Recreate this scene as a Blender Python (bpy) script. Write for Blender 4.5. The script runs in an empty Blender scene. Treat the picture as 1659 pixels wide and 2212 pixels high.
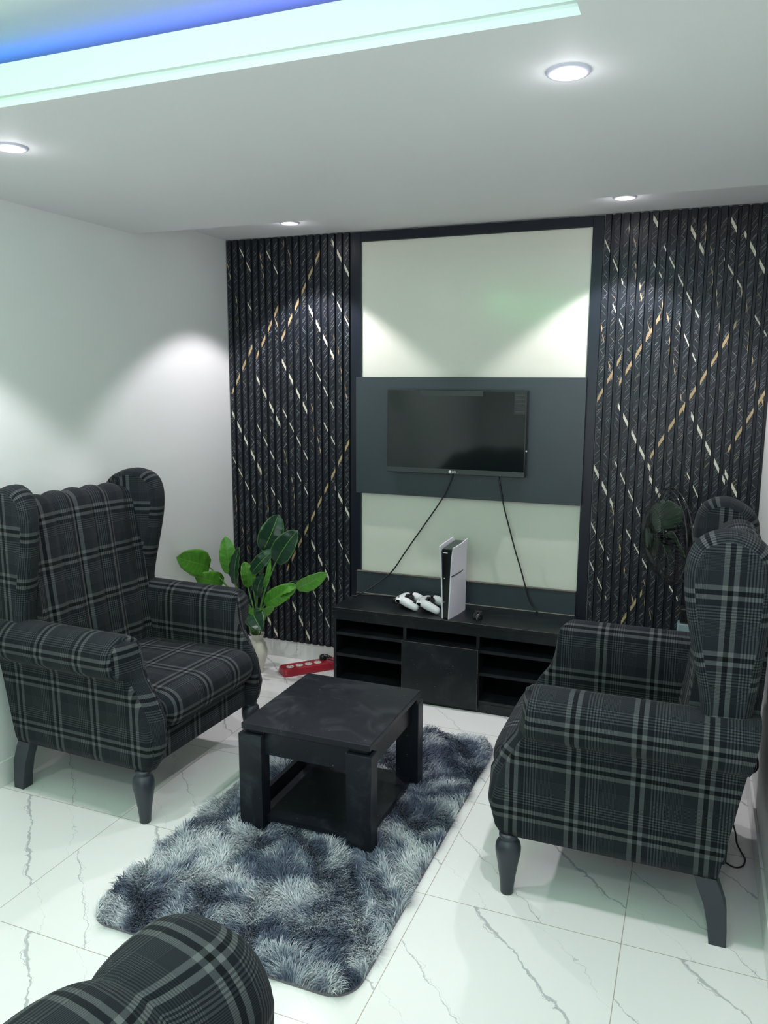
import bpy, math, random
import numpy as np
from mathutils import Vector, Matrix
PI = math.pi
random.seed(7)
S = bpy.context.scene
COL = S.collection
# ------------------------------------------------------------------ camera
CAM_LOC = (2.5073, -3.9543, 1.6149); YAW = 0.37611; PITCH = -0.16476; ROLL = 0.0045; FPX = 1707.9
cd = bpy.data.cameras.new('camera'); cam = bpy.data.objects.new('camera', cd); COL.objects.link(cam)
cam.location = CAM_LOC
cam.matrix_world = (Matrix.Translation(CAM_LOC) @ Matrix.Rotation(YAW, 4, 'Z') @
                    Matrix.Rotation(PI/2 + PITCH, 4, 'X') @ Matrix.Rotation(ROLL, 4, 'Z'))
cd.sensor_fit = 'VERTICAL'; cd.sensor_height = 24.0; cd.lens = FPX/2212*24.0
cd.clip_start = 0.05; cd.clip_end = 50
S.camera = cam
# ------------------------------------------------------------------ world, exposure
w = bpy.data.worlds.new('world'); S.world = w; w.use_nodes = True
w.node_tree.nodes['Background'].inputs[0].default_value = (0.6, 0.75, 0.7, 1)
w.node_tree.nodes['Background'].inputs[1].default_value = 0.05
S.view_settings.view_transform = 'Standard'; S.view_settings.look = 'None'
S.view_settings.gamma = 1.0; S.view_settings.exposure = 0.08
S.view_settings.use_curve_mapping = False
S.cycles.use_denoising = True
S.cycles.max_bounces = 10; S.cycles.diffuse_bounces = 6; S.cycles.glossy_bounces = 4
S.cycles.sample_clamp_indirect = 6.0
P_SPOT = 42.0          # each recessed spotlight, watts
P_REAR = 30.0
E_COVE_BLUE = .13      # LED strip hidden above the lip
E_COVE_GREEN = .5

# ------------------------------------------------------------------ helpers
class MB:
    def __init__(s): s.v = []; s.f = []; s.m = []; s.uv = []; s.sm = []
    def add(s, vs, fs, mat=0, smooth=False, uv=None):
        o = len(s.v); s.v += [tuple(map(float, p)) for p in vs]
        for i, f in enumerate(fs):
            s.f.append(tuple(o+k for k in f)); s.m.append(mat); s.sm.append(smooth)
            s.uv.append(uv[i] if uv else None)
        return s
    def box(s, x0, x1, y0, y1, z0, z1, mat=0):
        v = [(x0,y0,z0),(x1,y0,z0),(x1,y1,z0),(x0,y1,z0),(x0,y0,z1),(x1,y0,z1),(x1,y1,z1),(x0,y1,z1)]
        f = [(0,3,2,1),(4,5,6,7),(0,1,5,4),(2,3,7,6),(1,2,6,5),(3,0,4,7)]
        uv = []
        for q in f:
            P = [v[k] for k in q]
            if q in (f[0], f[1]): uv.append([(p[0], p[1]) for p in P])
            elif q in (f[2], f[3]): uv.append([(p[0], p[2]) for p in P])
            else: uv.append([(p[1], p[2]) for p in P])
        return s.add(v, f, mat, False, uv)
    def tube(s, pts, r, n=8, mat=0, closed=False):
        pts = [Vector(p) for p in pts]; N = len(pts)
        rr = r if isinstance(r, (list, tuple)) else [r]*N
        up = None; vs = []
        for i, p in enumerate(pts):
            a = pts[(i-1) % N] if (closed or i > 0) else p
            b = pts[(i+1) % N] if (closed or i < N-1) else p
            t = (b-a).normalized() if (b-a).length > 1e-9 else Vector((0,0,1))
            if up is None:
                up = Vector((0,0,1)) if abs(t.z) < .9 else Vector((1,0,0))
            sd = t.cross(up)
            if sd.length < 1e-6: sd = t.cross(Vector((0,1,0)))
            sd.normalize(); up = sd.cross(t).normalized()
            for k in range(n):
                an = 2*PI*k/n; vs.append(p + rr[i]*(math.cos(an)*sd + math.sin(an)*up))
        fs = []
        for i in range(N if closed else N-1):
            j = (i+1) % N
            for k in range(n):
                l = (k+1) % n; fs.append((i*n+k, i*n+l, j*n+l, j*n+k))
        if not closed:
            fs.append(tuple(range(n-1, -1, -1))); fs.append(tuple((N-1)*n+k for k in range(n)))
        return s.add(vs, fs, mat, True)
    def lathe(s, prof, c=(0,0,0), n=32, mat=0, M=None, smooth=True):
        vs = []; c = Vector(c)
        for r, z in prof:
            for k in range(n):
                an = 2*PI*k/n; p = Vector((r*math.cos(an), r*math.sin(an), z))
                if M is not None: p = M @ p
                vs.append(p+c)
        fs = []
        for i in range(len(prof)-1):
            for k in range(n):
                l = (k+1) % n; fs.append((i*n+k, i*n+l, (i+1)*n+l, (i+1)*n+k))
        if prof[0][0] > 1e-5: fs.append(tuple(range(n-1, -1, -1)))
        if prof[-1][0] > 1e-5: fs.append(tuple((len(prof)-1)*n+k for k in range(n)))
        return s.add(vs, fs, mat, smooth)
    def grid(s, P, mat=0, uv=None, closed_u=False, flip=False, smooth=True):
        """P[i][j] -> points; uv same layout"""
        nu = len(P); nv = len(P[0]); vs = [p for row in P for p in row]; fs = []; uvs = [] if uv else None
        for i in range(nu if closed_u else nu-1):
            i2 = (i+1) % nu
            for j in range(nv-1):
                q = [(i,j),(i2,j),(i2,j+1),(i,j+1)]
                if flip: q.reverse()
                fs.append(tuple(a*nv+b for a, b in q))
                if uv: uvs.append([uv[a][b] for a, b in q])
        return s.add(vs, fs, mat, smooth, uvs)

def obj(name, mb, mats, parent=None, loc=None, bevel=0, segs=2, sub=0, label=None):
    me = bpy.data.meshes.new(name); me.from_pydata(mb.v, [], mb.f)
    if not isinstance(mats, (list, tuple)): mats = [mats]
    for m in mats: me.materials.append(m)
    me.polygons.foreach_set('material_index', mb.m)
    me.polygons.foreach_set('use_smooth', mb.sm)
    ul = me.uv_layers.new(name='UVMap')
    for p, uv in zip(me.polygons, mb.uv):
        if uv is None: continue
        for li, c in zip(p.loop_indices, uv): ul.data[li].uv = c
    me.update()
    o = bpy.data.objects.new(name, me); COL.objects.link(o)
    if parent: o.parent = parent
    if loc: o.location = loc
    if sub:
        md = o.modifiers.new('subdivision', 'SUBSURF'); md.levels = sub; md.render_levels = sub
    if bevel:
        md = o.modifiers.new('bevel', 'BEVEL'); md.width = bevel; md.segments = segs; md.limit_method = 'ANGLE'
        md.angle_limit = math.radians(40)
        md.harden_normals = False
    if label: o['label'] = label
    return o
def thing(name, label, cat, loc=(0,0,0), rz=0, group=None):
    o = bpy.data.objects.new(name, None); COL.objects.link(o); o.empty_display_size = .05
    o.location = loc; o.rotation_euler = (0,0,rz); return tag(o, label, cat, group)
def tag(o, label, cat, group=None):
    o['label'] = label; o['category'] = cat
    if group: o['group'] = group
    return o
def struct(o, label=None):
    o['kind'] = 'structure'
    if label: o['label'] = label
    return o
def box(name, b, m, parent=None, bevel=0, label=None):
    return obj(name, MB().box(*b), m, parent, bevel=bevel, label=label)
def copy_tree(o, parent=None):
    c = o.copy(); COL.objects.link(c); c.parent = parent
    for ch in list(o.children): copy_tree(ch, c)
    return c
def catmull(pts, n=8):
    P = [Vector(p) for p in pts]; P = [2*P[0]-P[1]] + P + [2*P[-1]-P[-2]]; out = []
    for i in range(1, len(P)-2):
        for k in range(n):
            t = k/n; a, b, c, d = P[i-1:i+3]
            out.append(.5*((2*b)+(c-a)*t+(2*a-5*b+4*c-d)*t*t+(3*b-a-3*c+d)*t**3))
    out.append(P[-2]); return out
def interp(x, xs, ys): return float(np.interp(x, xs, ys))

# ------------------------------------------------------------------ materials
class NT:
    def __init__(s, name):
        s.mat = bpy.data.materials.new(name); s.mat.use_nodes = True; s.t = s.mat.node_tree
        s.b = s.t.nodes['Principled BSDF']
    def n(s, typ, **k):
        nd = s.t.nodes.new(typ)
        for a, v in k.items(): setattr(nd, a, v)
        return nd
    def set(s, sock, v):
        if isinstance(v, bpy.types.NodeSocket): s.t.links.new(v, sock)
        else: sock.default_value = v
    def math(s, op, a, b=None, c=None, clamp=False):
        nd = s.n('ShaderNodeMath', operation=op); nd.use_clamp = clamp; s.set(nd.inputs[0], a)
        if b is not None: s.set(nd.inputs[1], b)
        if c is not None: s.set(nd.inputs[2], c)
        return nd.outputs[0]
    def sep(s, v):
        nd = s.n('ShaderNodeSeparateXYZ'); s.set(nd.inputs[0], v); return nd.outputs
    def comb(s, x, y, z=0.0):
        nd = s.n('ShaderNodeCombineXYZ')
        for i, v in enumerate((x, y, z)): s.set(nd.inputs[i], v)
        return nd.outputs[0]
    def coord(s, k='Object'): return s.n('ShaderNodeTexCoord').outputs[k]
    def noise(s, v, scale, detail=4, rough=.5, dist=0.0, out='Fac'):
        nd = s.n('ShaderNodeTexNoise'); s.set(nd.inputs['Vector'], v); nd.inputs['Scale'].default_value = scale
        nd.inputs['Detail'].default_value = detail; nd.inputs['Roughness'].default_value = rough
        nd.inputs['Distortion'].default_value = dist; return nd.outputs[out]
    def ramp(s, f, stops, mode='LINEAR'):
        nd = s.n('ShaderNodeValToRGB'); cr = nd.color_ramp; cr.interpolation = mode; s.set(nd.inputs[0], f)
        while len(cr.elements) < len(stops): cr.elements.new(1.0)
        for e, (p, c) in zip(cr.elements, stops):
            e.position = p; e.color = (c, c, c, 1) if isinstance(c, (int, float)) else (*c, 1)
        return nd.outputs[0]
    def mix(s, f, a, b):
        nd = s.n('ShaderNodeMix', data_type='RGBA'); s.set(nd.inputs[0], f)
        for i, v in ((6, a), (7, b)):
            s.set(nd.inputs[i], v if isinstance(v, bpy.types.NodeSocket) else (*v, 1))
        return nd.outputs[2]
    def bump(s, h, strength=.3, dist=.002):
        nd = s.n('ShaderNodeBump'); s.set(nd.inputs['Height'], h); nd.inputs['Strength'].default_value = strength
        nd.inputs['Distance'].default_value = dist; s.t.links.new(nd.outputs[0], s.b.inputs['Normal'])
    def base(s, c, rough=.5, metal=0, spec=.5):
        s.set(s.b.inputs['Base Color'], c if isinstance(c, bpy.types.NodeSocket) else (*c, 1))
        s.set(s.b.inputs['Roughness'], rough); s.b.inputs['Metallic'].default_value = metal
        s.b.inputs['Specular IOR Level'].default_value = spec; return s.mat
def plain(name, c, rough=.5, metal=0, spec=.5, var=0.06, vs=30):
    m = NT(name); co = m.coord()
    f = m.noise(co, vs, 3)
    k = m.math('MULTIPLY_ADD', f, 2*var, 1-var)
    nd = m.n('ShaderNodeVectorMath', operation='SCALE'); nd.inputs[0].default_value = c; m.set(nd.inputs['Scale'], k)
    return m.base(nd.outputs[0], rough, metal, spec)
def emit(name, c, e):
    m = NT(name); m.base((0,0,0), 1); m.b.inputs['Emission Color'].default_value = (*c, 1)
    m.b.inputs['Emission Strength'].default_value = e; return m.mat

def marble(name, skirting=False):
    """glossy white porcelain, 60 cm tiles, the same grey veins printed on every tile"""
    m = NT(name); co = m.coord(); x, y, z = m.sep(co)
    if skirting: yy = m.math('ADD', y, z); xx = m.math('SUBTRACT', x, z)
    else: yy = y; xx = x
    fx = m.math('FRACT', m.math('DIVIDE', m.math('SUBTRACT', xx, 1.796-6.0), .6))
    fy = m.math('FRACT', m.math('DIVIDE', m.math('SUBTRACT', yy, -1.777-6.0), .6))
    lx = m.math('MULTIPLY', fx, .6); ly = m.math('MULTIPLY', fy, .6)
    L = m.comb(lx, ly); ssum = m.math('ADD', lx, ly)
    n1 = m.math('SUBTRACT', m.noise(L, 4.0, 5, .6), .5)
    n2 = m.math('SUBTRACT', m.noise(L, 30, 4, .6), .5)
    n3 = m.noise(L, 7.0, 2)
    out = None
    for c, wd, k, amp in ((.755, .010, .62, .13), (.745, .0022, .75, .30), (.385, .0050, .6, .16), (.40, .0016, .5, .34), (.97, .0018, .4, .25), (.2, .0016, .35, .3)):
        d = m.math('ADD', m.math('SUBTRACT', ssum, c), m.math('ADD', m.math('MULTIPLY', n1, amp), m.math('MULTIPLY', n2, .035)))
        d = m.math('ABSOLUTE', d)
        wv = m.math('MULTIPLY', m.math('MULTIPLY_ADD', n3, 2.6, -.55, clamp=False), wd)
        wv = m.math('MAXIMUM', wv, wd*.12)
        v = m.math('SUBTRACT', 1.0, m.math('DIVIDE', d, wv), clamp=True)
        v = m.math('MULTIPLY', m.math('MULTIPLY', v, 2.0, clamp=True), k)
        out = v if out is None else m.math('MAXIMUM', out, v)
    cloud = m.math('MULTIPLY', m.noise(L, 3.5, 3), .07)
    col = m.mix(out, (.78, .78, .765), (.27, .29, .32))
    col = m.mix(cloud, col, (.45, .47, .5))
    if not skirting:
        ex = m.math('ABSOLUTE', m.math('SUBTRACT', m.math('FRACT', m.math('ADD', fx, .5)), .5))
        ey = m.math('ABSOLUTE', m.math('SUBTRACT', m.math('FRACT', m.math('ADD', fy, .5)), .5))
        g = m.math('LESS_THAN', m.math('MINIMUM', ex, ey), .0021)
        col = m.mix(g, col, (.42, .36, .31))
    return m.base(col, .13 if not skirting else .2, 0, .42)

PLAID = .185
def plaid_mat(name, tint=1.0):
    m = NT(name); uv = m.coord('UV'); u, v, _ = m.sep(uv)
    vals = []
    for c in (u, v):
        t = m.math('FRACT', m.math('ADD', m.math('DIVIDE', c, PLAID), 20.0))
        st = [(0, .28), (.02, .34), (.285, .05)]
        p = .295
        for k in range(5): st += [(p, .62), (p+.026, .12)]; p += .0465
        st += [(.53, .16), (.60, .86), (.67, .02), (.745, .86), (.82, .30)]
        r = m.ramp(t, st, 'CONSTANT')
        chk = m.math('MULTIPLY', m.math('LESS_THAN', t, .285), m.math('GREATER_THAN', t, .03))
        hf = m.math('GREATER_THAN', m.math('FRACT', m.math('MULTIPLY', t, 46.0)), .5)
        r = m.math('MULTIPLY_ADD', m.math('MULTIPLY', m.math('SUBTRACT', hf, .5), chk), .34, r)
        vals.append(r)
    s_ = m.math('MULTIPLY', m.math('ADD', vals[0], vals[1]), .5)
    twill = m.math('FRACT', m.math('MULTIPLY', m.math('ADD', u, v), 420.0))
    s_ = m.math('MULTIPLY', s_, m.math('MULTIPLY_ADD', twill, .5, .75))
    col = m.ramp(s_, [(0.02, (.001, .0015, .0025)), (.3, (.0115, .0140, .0185)), (.5, (.036, .040, .045)), (.9, (.112, .118, .120))])
    m.bump(m.math('MULTIPLY', twill, 1.0), .25, .0008)
    mt = m.base(col, .88, 0, .12)
    m.b.inputs['Sheen Weight'].default_value = .03
    return mt

M = {}
M['wall'] = plain('wall_paint', (.80, .805, .80), .6, var=.02, vs=2.5)
M['ceil'] = plain('ceiling_paint', (.82, .815, .83), .65, var=.02, vs=3)
M['floor'] = marble('marble_tile'); M['skirt'] = marble('marble_skirting', True)
M['plaid'] = plaid_mat('plaid_fabric')
M['legwood'] = plain('black_leg_lacquer', (.022, .028, .038), .38)
M['blackmetal'] = plain('black_plastic', (.012, .012, .014), .3)
M['frame'] = plain('black_frame_board', (.008, .011, .020), .34, spec=.35)
M['board'] = plain('charcoal_board', (.040, .054, .063), .36, spec=.4, var=.08, vs=8)
M['fluted'] = plain('black_fluted_pvc', (.0105, .0135, .020), .40, spec=.35, var=.08, vs=14)
M['v_white'] = plain('cream_inlay', (.72, .68, .56), .4, var=.2, vs=60)
M['v_gold'] = plain('gold_inlay', (.48, .34, .18), .4, var=.35, vs=50)
M['v_thin'] = plain('thin_grey_inlay', (.29, .32, .33), .4, var=.5, vs=30)
M['v_thing'] = plain('thin_ochre_inlay', (.42, .34, .18), .4, var=.5, vs=30)
M['whitepanel'] = plain('white_gloss_panel', (.74, .75, .66), .16, var=.01)
M['white'] = plain('white_plastic', (.8, .8, .82), .35, var=.01)
M['cab'] = None
M['edge'] = plain('worn_edge_band', (.12, .1, .08), .6, var=.5, vs=40)
M['red'] = plain('red_plastic', (.36, .02, .035), .35, var=.05)
M['chrome'] = plain('steel', (.6, .6, .62), .2, 1.0)
M['vase'] = plain('cream_vase_glaze', (.62, .6, .52), .25, var=.12, vs=18)
M['greybox'] = plain('grey_blue_plastic', (.25, .32, .35), .5)

def blackwood(name, c=(.006, .008, .011), smudge=.06):
    m = NT(name); co = m.coord()
    a = m.noise(co, 7, 6, .65, 1.2); b = m.noise(co, 60, 3, .7)
    k = m.ramp(a, [(.52, 0.0), (.75, 1.0)]); k = m.math('MULTIPLY', k, b)
    col = m.mix(m.math('MULTIPLY', k, smudge*6), c, (.10, .11, .12))
    chips = m.math('GREATER_THAN', m.noise(co, 130, 1), .79)
    col = m.mix(chips, col, (.22, .19, .15))
    return m.base(col, m.math('MULTIPLY_ADD', a, .25, .25), 0, .33)
M['cab'] = blackwood('black_laminate', (.0065, .009, .0115), .04)
M['tablewood'] = blackwood('black_worn_wood', (.007, .009, .014), .09)

# ------------------------------------------------------------------ ROOM
RX = 2.79; YB = 0.0; YF = -5.6; ZU = 2.379; ZM = 2.284; ZT = 2.50
DE = -.807
struct(box('floor', (-.1, RX+.1, YF-.1, .1, -.1, 0), M['floor']))
struct(box('wall_left', (-.1, 0, YF, .1, 0, 2.6), M['wall']))
struct(box('wall_right', (RX, RX+.1, YF, .1, 0, 2.6), M['wall']))
struct(box('wall_back', (0, RX, 0, .1, 0, 2.6), M['wall']))
struct(box('wall_front', (0, RX, YF-.1, YF, 0, 2.6), M['wall']))
# ceiling: higher strip by the feature wall, dropped gypsum ceiling with a cove opening
HX0, HX1, HY0, HY1 = .50, 2.257, -4.75, -2.34
mb = MB(); mb.box(0, RX, HY1, DE, ZM, ZM+.015); mb.box(0, HX0, HY0, HY1, ZM, ZM+.015)
mb.box(HX1, RX, HY0, HY1, ZM, ZM+.015); mb.box(0, RX, YF, HY0, ZM, ZM+.015)
mb.box(0, RX, DE-.012, DE, ZM+.015, ZU)
struct(obj('ceiling', mb, M['ceil']))
struct(box('ceiling', (0, RX, DE-.012, 0, ZU, ZU+.05), M['ceil']))
struct(box('ceiling', (0, RX, YF, DE-.012, ZT, ZT+.05), M['ceil']))
# stepped rim round the cove opening
def rim(z0, z1, o0, o1):
    m = MB()
    m.box(HX0+o0, HX1-o0, HY1-o0, HY1+o1, z0, z1); m.box(HX0+o0, HX1-o0, HY0-o1, HY0+o0, z0, z1)
    m.box(HX0-o1, HX0+o0, HY0+o0, HY1-o0, z0, z1); m.box(HX1-o0, HX1+o1, HY0+o0, HY1-o0, z0, z1)
    return m
m_ = rim(ZM+.0155, ZM+.0265, -.012, .06)
m2 = rim(ZM+.0265, ZM+.100, 0, .02)
m_.v += []; off = len(m_.v)
m_.v += m2.v; m_.f += [tuple(k+off for k in f) for f in m2.f]; m_.m += m2.m; m_.uv += m2.uv; m_.sm += m2.sm
struct(obj('trim_1', m_, M['ceil']))
# marble skirting
struct(box('baseboard_back', (0, RX, -.010, 0, 0, .104), M['skirt'], bevel=.002))
struct(box('baseboard_left', (0, .010, YF, -.010, 0, .104), M['skirt'], bevel=.002))
struct(box('baseboard_right', (RX-.010, RX, YF, -.010, 0, .104), M['skirt'], bevel=.002))

# LED strips lying in the cove (blue one glows on the upper ceiling, green ones light the far rim)
def led(name, a, b, mat, label, nrm=(0,0,1), w_=.010):
    mbx = MB(); x0, y0, z0 = a; x1, y1, z1 = b
    if abs(x1-x0) > abs(y1-y0): mbx.box(x0, x1, y0-w_/2, y0+w_/2, z0, z0+.004)
    else: mbx.box(x0-w_/2, x0+w_/2, y0, y1, z0, z0+.004)
    return tag(obj(name, mbx, mat), label, 'light strip', 'colour led strips hidden in the ceiling cove')
m = NT('led_blue'); x, y, z = m.sep(m.coord())
f = m.math('DIVIDE', m.math('SUBTRACT', x, .55), 1.6, clamp=True)
colr = m.mix(f, (.0, .20, 1.0), (.14, .12, 1.0))
m.base((0,0,0), 1); m.set(m.b.inputs['Emission Color'], colr); m.b.inputs['Emission Strength'].default_value = 60*E_COVE_BLUE
M['led_b'] = m.mat
struct(box('trim_2', (HX0, HX1, HY1+.175, HY1+.205, ZM+.015, 2.450), M['ceil']))
led('led_strip', (HX0+.0, HY1+.190, 2.4505), (HX1, HY1+.190, 2.4505), M['led_b'], 'blue led strip behind the far edge of the ceiling cove')
m = NT('led_green'); x, y, z = m.sep(m.coord())
f = m.math('DIVIDE', m.math('SUBTRACT', x, .9), .9, clamp=True)
colr = m.mix(f, (.05, 1.0, .20), (.12, .7, 1.0))
m.base((0,0,0), 1); m.set(m.b.inputs['Emission Color'], colr); m.b.inputs['Emission Strength'].default_value = 60*E_COVE_GREEN
M['led_g'] = m.mat
M['led_g2'] = emit('led_green_side', (.15, 1.0, .30), 60*E_COVE_GREEN*.5)
led('led_strip', (HX0+.0, HY0-.01, ZM+.102), (HX1, HY0-.01, ZM+.102), M['led_g'], 'green led strip behind the near edge of the ceiling cove')
led('led_strip', (HX0-.010, HY0, ZM+.102), (HX0-.010, HY1, ZM+.102), M['led_g2'], 'green led strip behind the left edge of the ceiling cove')
led('led_strip', (HX1+.010, HY0, ZM+.102), (HX1+.010, HY1, ZM+.102), M['led_g2'], 'green led strip behind the right edge of the ceiling cove')
def area(name, loc, sx, sy, col, p, rot=(0,0,0)):
    l = bpy.data.lights.new(name, 'AREA'); l.shape = 'RECTANGLE'; l.size = sx; l.size_y = sy; l.energy = p; l.color = col
    o = bpy.data.objects.new(name, l); COL.objects.link(o); o.location = loc; o.rotation_euler = rot; return o
# tape light along the near rim of the cove, aimed at the far rim and the room
area('cove_tape_light', (1.0, HY0+.03, ZM+.06), .9, .04, (.01, 1.0, .13), 2.4, (math.radians(90), 0, 0))
area('cove_tape_light', (1.85, HY0+.03, ZM+.06), .7, .04, (.06, .55, 1.0), 4.0, (math.radians(90), 0, 0))
area('cove_fill_light', (1.4, -3.5, ZT-.02), 1.5, 2.0, (.38, 1.0, .52), 10)  # added green fill, stands in for cove glow spreading into the room
for x_ in (.8, 1.9):  # added point fills to tint the upper ceiling, no bulbs known there
    l = bpy.data.lights.new('cove_fill_point', 'POINT'); l.energy = 1.7; l.color = (.12, 1.0, .26) if x_ < 1 else (.18, .85, .72); l.shadow_soft_size = .03
    o = bpy.data.objects.new('cove_fill_point', l); COL.objects.link(o); o.location = (x_, -3.15, 2.31)
# added fill light and blank panel behind the camera, no real window there
struct(box('rear_fill_panel', (1.16, 2.79, YF, YF+.03, .25, 2.24), M['ceil']))
area('rear_fill_light', (1.98, YF+.05, 1.25), 1.55, 1.9, (1.0, .97, 1.0), 29, (math.radians(90), 0, 0))

# ------------------------------------------------------------------ recessed spotlights
M['bulb'] = emit('spot_diffuser', (1, .97, 1.0), 30); M['ring'] = plain('brushed_ring', (.62, .62, .74), .4)
def downlight(x, y, z, label, power, half=51):
    t = thing('ceiling_downlight', label, 'ceiling light', (x, y, z), 0, 'recessed ceiling spotlights')
    m = MB(); m.lathe([(.036, -.001), (.038, -.007), (.047, -.005), (.050, 0.0), (.050, .004), (.036, .004)], n=40)
    obj('ring', m, M['ring'], t)
    m = MB(); m.lathe([(0.0, -.0045), (.030, -.0040), (.037, -.0015), (.037, .002), (0.0, .002)], n=40)
    obj('diffuser', m, M['bulb'], t)
    l = bpy.data.lights.new('spot_lamp', 'SPOT'); l.energy = power; l.color = (1, .95, 1.0); l.spot_size = math.radians(2*half)
    l.spot_blend = .28; l.shadow_soft_size = .022
    o = bpy.data.objects.new('spot_lamp', l); COL.objects.link(o); o.parent = t; o.location = (0, 0, -.03)
    l2 = bpy.data.lights.new('spill_lamp', 'POINT'); l2.energy = power*.005; l2.color = (.95, .93, 1.0); l2.shadow_soft_size = .03
    o = bpy.data.objects.new('spill_lamp', l2); COL.objects.link(o); o.parent = t; o.location = (0, 0, -.04)
downlight(.576, -.345, ZU, 'small round ceiling spotlight above the left fluted panel', P_SPOT)
downlight(2.16, -.340, ZU, 'small round ceiling spotlight above the right fluted panel', P_SPOT)
downlight(.586, -2.075, ZM, 'round ceiling spotlight at the left edge of the photo', P_SPOT)
downlight(2.194, -2.075, ZM, 'largest round ceiling spotlight, right of the cove corner', P_SPOT)
downlight(.40, -3.80, ZM, 'round ceiling spotlight beside the cove, left and behind the camera', P_REAR)
downlight(2.52, -3.80, ZM, 'round ceiling spotlight beside the cove, right above the camera', P_REAR)
downlight(1.4, -5.15, ZM, 'round ceiling spotlight near the wall behind the camera', P_REAR)

# ------------------------------------------------------------------ fluted wall panels
LW = [(0.496,2.037,0.661,1.734),(0.34,1.73,0.502,1.431),(0.181,1.632,0.339,1.341),(0.014,1.435,0.218,1.057),(0.652,2.341,0.773,2.12),(0.663,1.029,0.784,0.817),(0.507,0.726,0.659,0.441),(0.365,0.384,0.5,0.131),(0.221,0.233,0.293,0.12)]
LM = [(0.078,2.356,0.173,2.179),(0.656,2.073,0.779,1.85),(0.499,1.765,0.659,1.465),(0.342,1.459,0.505,1.165),(0.181,1.362,0.341,1.069),(0.013,1.171,0.177,0.878),(0.668,0.764,0.784,0.544),(0.504,0.465,0.636,0.202),(0.254,2.317,0.334,2.173),(0.134,2.037,0.168,1.981),(0.427,1.105,0.503,0.969),(0.584,1.409,0.664,1.27),(0.261,1.007,0.345,0.87)]
LG = [(0.619,2.354,0.341,1.827),(0.338,2.03,0.183,1.737),(0.171,1.823,0.017,1.536),(0.778,1.34,0.353,0.53)]
LS = [(0.212,2.302,0.256,2.105),(0.056,2.082,0.094,1.91),(0.661,1.863,0.694,1.734),(0.7,1.686,0.739,1.502),(0.503,1.554,0.536,1.432),(0.542,1.371,0.582,1.199),(0.344,1.234,0.378,1.128),(0.392,1.078,0.424,0.894),(0.183,1.132,0.217,1.044),(0.223,0.979,0.25,0.851),(0.379,2.363,0.417,2.21),(0.456,2.056,0.475,2.009),(0.021,0.955,0.04,0.837),(0.061,0.771,0.102,0.601),(0.501,0.252,0.522,0.147),(0.667,0.559,0.701,0.446),(0.302,1.954,0.335,1.881),(0.003,2.265,0.036,2.155)]
RW = [(2.382,2.366,2.481,2.182),(2.563,2.358,2.622,2.249),(2.642,2.257,2.747,2.067),(2.147,1.506,2.311,1.203),(2.474,1.468,2.638,1.16),(2.635,1.208,2.71,1.072),(2.308,1.168,2.391,1.028),(2.042,1.222,2.147,1.022),(2.136,2.361,2.159,2.323),(2.259,2.348,2.294,2.291)]
RM = [(2.311,2.222,2.478,1.904),(2.047,2.27,2.142,2.064),(2.1,1.971,2.152,1.86),(2.146,1.236,2.276,0.98),(2.473,1.196,2.557,1.028),(2.045,0.938,2.141,0.751),(2.206,0.923,2.334,0.706),(2.428,0.648,2.47,0.585),(2.051,0.738,2.14,0.555),(2.394,1.888,2.477,1.709),(2.27,2.151,2.31,2.085),(2.565,2.155,2.646,2.026),(2.695,1.926,2.762,1.817)]
RG = [(2.312,1.909,2.147,1.604),(2.15,1.73,2.045,1.514),(2.493,1.596,2.307,1.263),(2.636,1.873,2.501,1.606),(2.784,1.589,2.641,1.305),(2.306,0.604,2.216,0.44)]
RS = [(2.155,2.332,2.194,2.21),(2.187,2.164,2.23,1.972),(2.258,1.891,2.286,1.805),(2.316,1.992,2.355,1.87),(2.358,1.823,2.396,1.634),(2.414,1.567,2.448,1.462),(2.481,2.311,2.517,2.166),(2.516,2.122,2.559,1.93),(2.571,1.884,2.613,1.764),(2.645,2.035,2.68,1.909),(2.684,1.854,2.718,1.681),(2.735,1.626,2.778,1.497),(2.046,1.886,2.07,1.789),(2.089,1.711,2.122,1.614),(2.142,1.022,2.178,0.901),(2.186,0.839,2.219,0.675),(2.248,0.593,2.271,0.532),(2.307,0.673,2.324,0.622),(2.326,0.591,2.358,0.457),(2.06,0.529,2.066,0.487)]

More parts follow.
